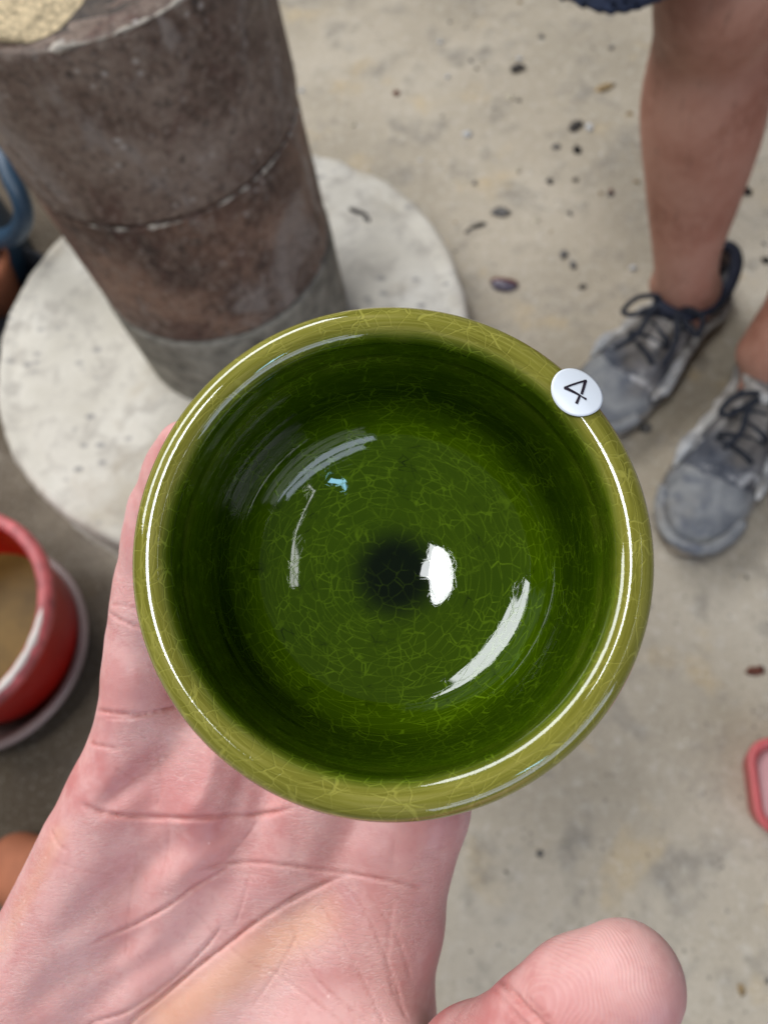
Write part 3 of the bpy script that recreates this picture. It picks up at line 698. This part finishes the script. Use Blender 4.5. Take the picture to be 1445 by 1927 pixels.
def band(name, L, side, rows, cap=True):
    bm = bmesh.new(); RR = []
    for grow, zf in rows:
        RR.append([bm.verts.new((x, y, zf(y/L))) for x, y in outline(L, side, grow)])
    n = len(RR[0])
    for A, B in zip(RR[:-1], RR[1:]):
        for k in range(n): bm.faces.new((A[k], A[(k+1) % n], B[(k+1) % n], B[k]))
    if cap: bm.faces.new(RR[0][::-1]); bm.faces.new(RR[-1])
    bmesh.ops.recalc_face_normals(bm, faces=bm.faces); me = bpy.data.meshes.new(name); bm.to_mesh(me); bm.free(); return me
def build_shoe(S, side, loose, collar, fab):
    h_, d, L, ang = S
    sho = empty('shoe'); sho.parent = person; sho.location = (h_[0]-PO[0], h_[1]-PO[1], 0); sho.rotation_euler = (0, 0, ang)
    spring = lambda u: 0.010*max(0, (u-0.78)/0.22)**2
    link('sole', band('sole', L, side, [(-0.004, lambda u: spring(u)), (0.002, lambda u: 0.004+spring(u)), (0.0035, lambda u: 0.016+spring(u)), (0.003, lambda u: 0.024+spring(u)), (-0.004, lambda u: 0.027+spring(u))]), MAT['sole'], sho)
    top = lambda u: float(np.interp(u, [0, 0.05, 0.12, 0.25, 0.36, 0.45, 0.62, 0.78, 0.9, 1.0], [0.098, 0.100, 0.092, 0.088, 0.098, 0.097, 0.076, 0.058, 0.047, 0.032]))
    def f(P):
        y = P[:, 1]/L; u = np.clip(y, 0, 1)
        us = np.linspace(0, 1, 80); hw = np.interp(u, us, [half_w(a) for a in us]); oc = np.interp(u, us, [off_c(a, side) for a in us]); tp = np.interp(u, us, [top(a) for a in us])
        zz = np.clip((P[:, 2]-0.012)/(tp-0.012), 0, 1.4)
        width = (hw-0.002)*np.sqrt(np.clip(1-np.clip(zz, 0, 1)**2.6*np.interp(u, [0, 0.3, 0.5, 1], [0.42, 0.45, 0.8, 1.0]), 0.0, 1))
        dx = np.abs(P[:, 0]-oc)-width
        dz = P[:, 2]-tp
        dd = smax(dx, dz, 0.012)
        dd = smax(dd, -P[:, 1]+0.003, 0.012); dd = smax(dd, P[:, 1]-L+0.003, 0.02)
        dd = np.maximum(dd, 0.014-P[:, 2])
        op = elld(P, (oc.mean()*0, 0.082, 0.105), (0.036, 0.064, 0.075))       # opening for the foot
        dd = smax(dd, -op, 0.006)
        dd = dd+0.0012*np.sin(P[:, 1]*120+P[:, 0]*60)*np.sin(P[:, 0]*150+1)*(P[:, 2] > 0.03)
        # flex wrinkles behind the toes
        dd = dd+0.0016*np.sin(P[:, 1]*330+np.sin(P[:, 0]*60)*1.2)*np.exp(-((u-0.70)/0.06)**2)
        return dd*0.75
    V, Q = surface_nets(f, (-0.075, -0.015, 0.0), (0.075, L+0.015, 0.13), 0.003)
    up_ = link('upper', mesh_np('upper', V, Q), MAT[fab], sho)
    V, Q = surface_nets(lambda P: np.maximum(f(P)-0.0014, 0.735*L-P[:, 1]-4.0*(P[:, 0]-off_c(0.75, side))**2*1.6), (-0.075, 0.6*L, 0.0), (0.075, L+0.018, 0.10), 0.003)
    link('toe_cap', mesh_np('toe_cap', V, Q), MAT['toecap'], sho)
    def surf(x, u, lift=0.0):   # point on the upper seen from above
        hw = half_w(u); tp = top(u); k = min(0.98, abs(x-off_c(u, side))/(hw-0.002)); am = float(np.interp(u, [0, 0.3, 0.5, 1], [0.42, 0.45, 0.8, 1.0]))
        zz = min(1, max(0, (1-k*k)/am))**(1/2.6)
        return (x, u*L, 0.012+(tp-0.012)*zz+lift-0.0035*(1-k))
    # padded collar round the opening
    ring = []
    for k in range(36):
        a = 2*math.pi*k/36; x = 0.034*math.cos(a); y = 0.082+0.061*math.sin(a); zz = 0.088+0.008*math.cos(a+math.pi/2)**2+(0.012 if math.sin(a) < -0.5 else 0)*(-math.sin(a)-0.5)*2+0.006*(math.sin(a) > 0)*math.sin(a)
        ring.append((x, y, zz))
    link('collar', tube('collar', ring, 0.0075, 10, closed=True), MAT[collar], sho)
    # pale trim strips along both sides and the toe bumper
    for sgn in (-1, 1):
        rows = []
        for k in range(31):
            u = 0.10+0.62*k/30; hw = half_w(u); oc = off_c(u, side)
            rows.append((oc+sgn*(hw-0.0005+0.001*nz(u*20, sgn, 3)), u*L, 0.042+0.006*math.sin(u*30+sgn)))
        link('side_trim', tube('side_trim', rows, [0.0115*min(1, (k+1)/5, (31-k)/5)*(0.8+0.35*nz(k*0.5, sgn*3, 2)) for k in range(31)], 8), MAT['rand'], sho)
    bmp = []
    for k in range(25):
        u_ = k/24; s_ = -1 if u_ < 0.5 else 1; uu = 0.80+0.19*(1-abs(u_*2-1)**1.6); hw = half_w(uu)
        bmp.append((off_c(uu, side)+s_*hw*(1.0)*(1 if abs(u_*2-1) > 0.02 else 0), uu*L+0.001, 0.032+spring(uu)))
    link('toe_bumper', tube('toe_bumper', bmp, 0.0075, 8), MAT['toecap'], sho)
    # tongue
    bm = bmesh.new(); rows = []
    for k in range(9):
        u = 0.62-0.27*k/8; w_ = 0.017+0.010*k/8; z = top(u)+0.001+0.010*max(0, (k-5)/3)
        rows.append([bm.verts.new((off_c(u, side)+w_*s_, u*L, z-0.006*abs(s_)**2)) for s_ in (-1, -0.6, 0, 0.6, 1)])
    for A, B in zip(rows[:-1], rows[1:]):
        for k in range(4): bm.faces.new((A[k], A[k+1], B[k+1], B[k]))
    me = bpy.data.meshes.new('tongue'); bm.to_mesh(me); bm.free()
    tg = link('tongue', me, MAT['upper'], sho); m_ = tg.modifiers.new('s', 'SOLIDIFY'); m_.thickness = 0.004
    # laces: cross rungs and a loose bow
    lc = []
    for k, u in enumerate((0.62, 0.575, 0.53, 0.485, 0.44)):
        w_ = 0.024+0.001*k; oc = off_c(u, side); sg = 1 if k % 2 else -1
        pts = []
        for j in range(9):
            q = j/8*2-1; pts.append((oc+q*w_, u*L+sg*0.006*q, top(u)+0.0025-0.007*q*q))
        link('lace', tube('lace', pts, 0.0033, 7), MAT['lace'], sho)
    b0 = (off_c(0.42, side), 0.42*L, top(0.42)+0.004)
    loops = [[(0, 0, 0), (0.022, 0.012, 0.010), (0.045, 0.030, 0.004), (0.050, 0.052, -0.010), (0.034, 0.050, -0.006), (0.016, 0.022, 0.002), (0, 0, 0)],
             [(0, 0, 0), (-0.020, 0.004, 0.012), (-0.044, -0.002, 0.006), (-0.054, 0.014, -0.010), (-0.036, 0.018, -0.002), (-0.014, 0.010, 0.003), (0, 0, 0)],
             [(0, 0, 0), (0.016, 0.030, 0.003), (0.010, 0.070, -0.012), (0.022, 0.100, -0.024)],
             [(0, 0, 0), (-0.020, 0.024, 0.006), (-0.040, 0.046, -0.010), (-0.046, 0.074, -0.030)]]
    for lp in loops:
        pts = [tuple(b0[i]+q[i]*loose for i in range(3)) for q in catmull(lp, 6)]
        link('lace', tube('lace', pts, 0.0034, 7), MAT['lace'], sho)
    return sho
build_shoe(SA, -1, 0.85, 'collar', 'upper'); build_shoe(SB, 1, 0.75, 'rand', 'upper')

# ------------------------------------------------------------------ the bowl
view = hp(740, 1058, 134); view = view/np.linalg.norm(view)                 # camera space, pointing away
nad = np.array([NADIR[0]-740, -(NADIR[1]-1058), 0.0]); nad /= np.linalg.norm(nad)
down = view+math.tan(math.radians(8.0))*nad; down /= np.linalg.norm(down)
BH = 0.052
zax = RM @ (-down); xax = RM @ np.array([1.0, 0, 0]); xax -= zax*(zax@xax); xax /= np.linalg.norm(xax); yax = np.cross(zax, xax)
ang0 = math.radians(-42)       # turn so the seam of the polar crackle lies in the shaded wall
xa2 = xax*math.cos(ang0)+yax*math.sin(ang0); ya2 = -xax*math.sin(ang0)+yax*math.cos(ang0)
rim_c = c2w(hp(730, 1027, 134)/1000.0); origin = rim_c-zax*BH*1.022
BS = 1.022; BM_ = Matrix((np.array([xa2, ya2, zax]).T*BS).tolist()).to_4x4(); BM_.translation = Vector(origin.tolist())
ctl_out = [(0.0200, 0.0035), (0.0235, 0.0052), (0.0300, 0.0105), (0.0362, 0.0190), (0.0402, 0.0290), (0.0428, 0.0390), (0.0443, 0.0450)]
lip = []
lc_, lr_, lz_ = 0.04175, 0.0036, 0.0483
for k in range(15):
    a = math.radians(-12+204*k/14); lip.append((lc_+lr_*math.cos(a), lz_+lr_*1.03*math.sin(a)))
ctl_in = [(0.0381, 0.0450), (0.0383, 0.0415), (0.0378, 0.0365), (0.0364, 0.0302), (0.0338, 0.0244), (0.0300, 0.0200), (0.0250, 0.0166), (0.0190, 0.0138), (0.0120, 0.0117), (0.0060, 0.0108), (0.0, 0.0105)]
inner_c = [tuple(p) for p in catmull([(p[0], p[1], 0) for p in ctl_in], 10)]
inner_p = []
for k, q in enumerate(inner_c):
    r_, z_ = q[0], q[1]
    wv = 0.00002*math.sin(r_*2*math.pi/0.0042)*min(1, max(0, (r_-0.014)/0.012))+0.00002*math.sin(z_*2*math.pi/0.0036)*(r_ > 0.031)
    inner_p.append((max(0, r_-wv*(r_ > 0.031)), z_+wv*(r_ <= 0.031)))
inner_p[-1] = (0.0, inner_p[-1][1])
outer_p = [(p[0], p[1]) for p in catmull([(p[0], p[1], 0) for p in ctl_out], 6)]
bowl = link('glazed_bowl', lathe('glazed_bowl', [(0.0, 0.0030), (0.017, 0.0030)]+outer_p[:-1]+lip+inner_p, 256,
    lambda i, a, r, z: (r*(1+0.0025*math.sin(2*a+0.6)+0.0012*math.sin(3*a)), z+(0.00032*math.sin(2*a+2.0)+0.00012*math.sin(5*a))*(z > 0.03))), MAT['glaze'])
bowl.matrix_world = BM_
tag(bowl, 'small green crackle glazed ceramic bowl with olive rim held on the palm', 'bowl')
link('foot_ring', lathe('foot_ring', [(0.0172, 0.0034), (0.0172, 0.0004), (0.0178, 0.0), (0.0204, 0.0), (0.0210, 0.0005), (0.0207, 0.0040)], 96), MAT['foot'], bowl)

# round number sticker pressed onto the lip, curling off its outer edge
e_r = np.array([345.0, -321.0]); e_r /= np.linalg.norm(e_r); e_t = np.array([-e_r[1], e_r[0]])     # pixel y up: radial and (anticlockwise) tangent
e_r_img = np.array([345.0, 321.0])/np.hypot(345, 321)                                              # y up
phi_world = math.atan2(e_r_img[1], e_r_img[0])-ang0-math.radians(3.7)
SRAD = 0.00485
def stick(u, v, lift):
    """u along the rim, v outward: bent over a cylinder flatter than the lip"""
    v = v+0.0004; Rb = 0.0056 if v < 0 else 0.022
    a = v/Rb; lean = math.radians(20)
    rr = lc_+lr_*math.sin(lean)+(Rb+lift)*math.sin(a+lean)-Rb*math.sin(lean); zz = lz_+lr_*1.03*math.cos(lean)+0.00006+(Rb+lift)*math.cos(a+lean)-Rb*math.cos(lean)
    ph = phi_world+u/rr
    return (rr*math.cos(ph), rr*math.sin(ph), zz)
bm = bmesh.new(); cen_ = bm.verts.new(stick(0, 0, 0)); prev = None; n = 72
for i in range(1, 13):
    row = [bm.verts.new(stick(SRAD*i/12*math.cos(2*math.pi*k/n), SRAD*i/12*math.sin(2*math.pi*k/n), 0)) for k in range(n)]
    for k in range(n):
        if prev is None: bm.faces.new((cen_, row[k], row[(k+1) % n]))
        else: bm.faces.new((prev[k], row[k], row[(k+1) % n], prev[(k+1) % n]))
    prev = row
bmesh.ops.recalc_face_normals(bm, faces=bm.faces)
me = bpy.data.meshes.new('number_sticker'); bm.to_mesh(me); bm.free()
stk = link('number_sticker', me, MAT['paper'], bowl); stk['label'] = 'round white paper sticker printed with a black 4'
m_ = stk.modifiers.new('s', 'SOLIDIFY'); m_.thickness = 0.00004; m_.offset = 0
def s_uv(x, y):  # position on the sticker in units of its radius as the photo shows it (x right, y up) -> u, v
    v = x*e_r_img[0]+y*e_r_img[1]; u = -x*e_r_img[1]+y*e_r_img[0]
    return u*SRAD, v*SRAD
def stroke(bm, p, q, w0, w1):
    n_ = 10; p = np.array(p); q = np.array(q); d_ = (q-p)/np.linalg.norm(q-p); nn = np.array([-d_[1], d_[0]]); rows = []
    for k in range(n_+1):
        t_ = k/n_; c_ = p+(q-p)*t_; w_ = 1.25*(w0+(w1-w0)*t_)
        rows.append([bm.verts.new(stick(*s_uv(*(c_+nn*w_)), 0.00011)), bm.verts.new(stick(*s_uv(*(c_-nn*w_)), 0.00011))])
    for A, B in zip(rows[:-1], rows[1:]): bm.faces.new((A[0], A[1], B[1], B[0]))
def cpt(x, y): return ((x-660)/480.0, -(y-795)/480.0)
bm = bmesh.new()
stroke(bm, cpt(835, 540), cpt(395, 785), 0.030, 0.030)
stroke(bm, cpt(400, 775), cpt(690, 908), 0.052, 0.030)
stroke(bm, cpt(690, 912), cpt(790, 958), 0.020, 0.040)
stroke(bm, cpt(812, 545), cpt(702, 872), 0.048, 0.040)
stroke(bm, cpt(664, 915), cpt(608, 1062), 0.034, 0.044)
bmesh.ops.recalc_face_normals(bm, faces=bm.faces); me = bpy.data.meshes.new('numeral'); bm.to_mesh(me); bm.free()
link('numeral', me, MAT['ink'], stk)

# ------------------------------------------------------------------ the hand (built in camera-space millimetres, then placed)
fing = {
 'little': [(222, 1500, 190, 11.5), (257, 1340, 188, 8.8), (266, 1205, 188, 8.1), (282, 1090, 187, 7.9), (303, 960, 183, 7.4), (350, 845, 176, 6.7)],
 'ring': [(405, 1490, 191, 12.0), (455, 1330, 192, 9.5), (480, 1180, 193, 9.1), (500, 980, 198, 8.6), (520, 850, 200, 8.0)],
 'middle': [(592, 1490, 191, 12.5), (610, 1330, 192.5, 10), (625, 1170, 193.5, 9.6), (640, 930, 200, 8.9), (650, 800, 201, 8.0)],
 'index': [(780, 1500, 190, 12.3), (775, 1350, 192, 10), (770, 1190, 193, 9.5), (770, 980, 198, 8.9), (770, 870, 200, 8.0)]}
thumb = [(470, 2230, 190, 18), (800, 2120, 158, 14.5), (900, 2030, 140, 11.2), (1029, 1944, 129, 9.5), (1098, 1898, 125, 10.0), (1177, 1849, 122, 9.15)]
palm = [[(222, 1500, 190, 11.5), (20, 2200, 193, 15)], [(405, 1490, 191, 12), (110, 2230, 194, 16)], [(592, 1490, 191, 12.5), (210, 2240, 194, 16)], [(780, 1500, 190, 12.3), (330, 2210, 193, 15)],
        [(330, 1420, 193, 9.5), (345, 1560, 192, 10)], [(300, 1370, 193, 8), (420, 1370, 195, 8.5), (560, 1370, 196, 9), (720, 1390, 196, 9)],
        [(170, 1600, 190, 11.5), (50, 1850, 190, 14), (-40, 2150, 191, 17)],
        [(772, 1560, 189, 11.5), (735, 1740, 187, 12.2), (690, 1950, 183, 14)],
        [(500, 2170, 189, 22), (660, 1960, 185, 18.5), (640, 1800, 189, 14)],
        [(40, 2230, 195, 20), (30, 2420, 202, 21), (-60, 2900, 228, 27)], [(300, 2230, 195, 20), (230, 2420, 202, 21), (160, 2900, 228, 27)]]
def chain(P, ch, k):
    d = None
    for a, b in zip(ch[:-1], ch[1:]):
        e = capd(P, hp(*a[:3]), hp(*b[:3]), a[3], b[3]); d = e if d is None else smin(d, e, k)
    return d
def hand_sdf(P):
    pl = None
    for ch in palm:
        e = chain(P, ch, 4.0); pl = e if pl is None else smin(pl, e, 9.0)
    fg = None
    for ch in fing.values():
        e = chain(P, ch, 2.0)
        # soft pads between the joints
        for (a, b) in zip(ch[1:-1], ch[2:]):
            m_ = [(a[i]+b[i])/2 for i in range(4)]
            e = smin(e, elld(P, hp(m_[0], m_[1], m_[2]-1.2), (m_[3]*0.98, m_[3]*1.35, m_[3]*0.95)), 2.5)
        fg = e if fg is None else smin(fg, e, 1.2)
    th = chain(P, thumb, 3.5)
    d = smin(pl, fg, 5.0)
    return smin(d, th, 9.0)
lo = (-150, -300, -265); hi = (75, 30, -105)
V, Q = surface_nets(hand_sdf, lo, hi, 1.05)
me = mesh_np('hand', V, Q); me = subdiv(me, 1)
co = coords_of(me); nr = normals_of(me)
def project(c_): d_ = -c_[:, 2]; return CX+F*c_[:, 0]/d_, CY-F*c_[:, 1]/d_
pxs, pys = project(co); mmpp = -co[:, 2]/F
front = np.clip((nr*(-co/np.linalg.norm(co, axis=1)[:, None])).sum(1)*2.0, 0, 1)
disp = np.zeros(len(co), np.float32); crease = np.zeros(len(co), np.float32)
def polyd(pts):
    P2 = [(p[0], p[1]) for p in catmull([(p[0], p[1], 0) for p in pts], 6)]
    best = np.full(len(co), 1e9, np.float32); tt = np.zeros(len(co), np.float32)
    for i, ((ax_, ay_), (bx_, by_)) in enumerate(zip(P2[:-1], P2[1:])):
        vx, vy = bx_-ax_, by_-ay_; L2 = vx*vx+vy*vy+1e-9
        t_ = np.clip(((pxs-ax_)*vx+(pys-ay_)*vy)/L2, 0, 1)
        dd_ = np.hypot(pxs-ax_-t_*vx, pys-ay_-t_*vy); m_ = dd_ < best; best[m_] = dd_[m_]; tt[m_] = ((i+t_)/(len(P2)-1))[m_]
    return best*mmpp, tt
thumb_zone = (pxs > 850) & (pys > 1700)
def crease_line(pts, depth, wid, colr=1.0, fade=True, th_=False):
    global disp, crease
    d_, t_ = polyd(pts); wob = 1+0.35*np.sin(t_*47+pts[0][0])*np.sin(t_*23)
    e = np.clip(np.minimum(t_, 1-t_)*9, 0, 1) if fade else 1.0
    k = np.exp(-(d_/(wid*0.72))**2)*e*front*wob
    k = np.where(thumb_zone == th_, k, 0)
    disp -= depth*k; disp += 0.10*depth*np.exp(-((d_-wid*2.2)/(wid*1.3))**2)*e*front*(thumb_zone == th_)
    crease = np.maximum(crease, np.clip(k*colr, 0, 1))
# heart, head and life lines, finger-base creases, the soft folds of the cupped palm
crease_line([(150, 1512), (196, 1532), (260, 1537), (336, 1540), (436, 1538), (500, 1532), (556, 1520)], 0.85, 0.62, 0.95)
crease_line([(160, 1785), (220, 1757), (274, 1730), (330, 1697), (361, 1674), (405, 1648), (432, 1629)], 0.7, 0.55, 0.65)
crease_line([(360, 1640), (448, 1624), (548, 1630), (654, 1644), (741, 1661), (800, 1676)], 0.55, 0.5, 0.75)
crease_line([(668, 1640), (600, 1668), (542, 1698), (492, 1732), (448, 1764), (410, 1793), (374, 1820), (299, 1885), (235, 1940), (180, 2040)], 0.95, 0.65, 0.8)
crease_line([(418, 1740), (380, 1790), (320, 1850), (240, 1905), (168, 1930), (120, 1980)], 0.6, 0.5, 0.45)
crease_line([(186, 1338), (230, 1344), (270, 1344), (330, 1330)], 0.7, 0.55, 0.9, False)
crease_line([(196, 1350), (250, 1352), (300, 1340)], 0.3, 0.4, 0.4)
crease_line([(200, 1150), (225, 1166), (262, 1180), (300, 1182)], 0.55, 0.5, 0.8, False)
crease_line([(208, 1138), (236, 1140), (270, 1150)], 0.3, 0.4, 0.4)
crease_line([(170, 1400), (190, 1404), (225, 1412)], 0.45, 0.5, 0.5)
crease_line([(215, 1445), (240, 1462), (260, 1472)], 0.3, 0.4, 0.4)
crease_line([(300, 1420), (302, 1480), (296, 1520)], 0.15, 0.4, 0.2)
for pts, dp in (([(255, 1600), (246, 1680), (228, 1820)], .16), ([(318, 1560), (310, 1610), (300, 1660)], .16), ([(470, 1640), (455, 1700), (440, 1740)], .2), ([(400, 1640), (460, 1580), (500, 1520)], .2), ([(545, 1740), (600, 1850), (700, 1927)], .25), ([(640, 1660), (700, 1740), (760, 1900)], .25), ([(600, 1700), (660, 1800), (730, 1940)], .2), ([(560, 1760), (520, 1830), (470, 1900)], .2), ([(690, 1680), (745, 1760), (775, 1850)], .2), ([(740, 1690), (730, 1830), (770, 1925)], .18), ([(500, 1820), (570, 1870), (660, 1940)], .22), ([(350, 1700), (420, 1780), (500, 1830)], .14), ([(100, 1620), (160, 1640), (220, 1650)], .14), ([(95, 1560), (110, 1590), (128, 1600)], .3)):
    crease_line(pts, dp, 0.42, 0.3)
def fold(pts, depth, wid):
    global disp
    d_, t_ = polyd(pts); e = np.clip(np.minimum(t_, 1-t_)*4, 0, 1)
    disp -= np.where(thumb_zone, 0, 1.05*depth*np.exp(-(d_/wid)**2)*e*front)
fold([(170, 1540), (215, 1500), (262, 1460), (310, 1415), (330, 1380)], 1.5, 2.6)
fold([(90, 1790), (170, 1712), (240, 1655), (300, 1610), (360, 1570)], 1.7, 3.4)
fold([(30, 1927), (110, 1850), (200, 1800), (300, 1740)], 1.3, 3.2)
fold([(130, 1927), (230, 1850), (330, 1780), (420, 1690)], 1.1, 3.0)
fold([(330, 1560), (380, 1500), (400, 1440), (410, 1380)], -0.8, 2.4)
fold([(400, 1600), (440, 1520), (470, 1440)], 1.0, 2.2)
fold([(470, 1560), (510, 1490), (540, 1430)], 0.9, 2.4)
fold([(300, 1680), (380, 1620), (440, 1580)], -0.8, 2.6)
fold([(520, 1700), (420, 1780), (300, 1890), (200, 1990)], 1.2, 4.0)
fold([(560, 1600), (640, 1600), (740, 1610)], -0.8, 5.0)
# thumb: joint creases, thumb pad
crease_line([(940, 1838), (962, 1868), (990, 1900), (1020, 1930), (1060, 1975)], 0.9, 0.75, 0.7, False, True)
crease_line([(930, 1860), (952, 1888), (980, 1920), (1010, 1950)], 0.35, 0.5, 0.35, False, True)
crease_line([(985, 1868), (1012, 1900), (1040, 1925)], 0.3, 0.5, 0.3, True, True)
big = np.array([nz(c_[0]*0.12, c_[1]*0.12, c_[2]*0.12) for c_ in co[::1]], np.float32) if len(co) < 400000 else 0
disp += 0.10*big
co2 = co+nr*disp[:, None]
yl, ty = polyd([(655, 1700), (560, 1750), (450, 1830), (330, 1910), (240, 1960)])
yellow = np.exp(-(np.maximum(yl-1.0, 0)/4.5)**2)*np.clip(np.minimum(ty, 1-ty)*5, 0, 1)*front*(~thumb_zone)
yl2, ty2 = polyd([(300, 1927), (360, 1880), (470, 1800)]); yellow = np.maximum(yellow, 0.7*np.exp(-(yl2/4)**2))
yl3, ty3 = polyd([(110, 1570), (60, 1670), (0, 1780)]); yellow = np.maximum(yellow, 0.5*np.exp(-(yl3/2.2)**2))
HO = hp(330, 2210, 190).astype(float)         # origin at the heel of the hand
me.vertices.foreach_set('co', ((co2-HO)/1000.0).astype(np.float32).ravel())
for nm, dat in (('crease', crease), ('yellow', yellow)):
    at = me.attributes.new(nm, 'FLOAT', 'POINT'); at.data.foreach_set('value', np.asarray(dat, np.float32))
me.update()
tpad = (hp(1062, 1838, 115)-HO)/1000.0; tax = hp(1168, 1868, 122)-hp(1030, 1957, 129); tax = tax/np.linalg.norm(tax)
MAT['skin'] = m_skin('pink_palm_skin', lin(206, 147, 142), lin(222, 174, 168), lin(194, 120, 117), (tpad.tolist(), tax.tolist()))
hand = link('hand', me, MAT['skin'])
HM = Matrix(RM.tolist()).to_4x4(); HM.translation = Vector(c2w(HO/1000.0).tolist()); hand.matrix_world = HM
tag(hand, 'open right palm with spread thumb, carrying the green bowl on its fingers', 'hand')
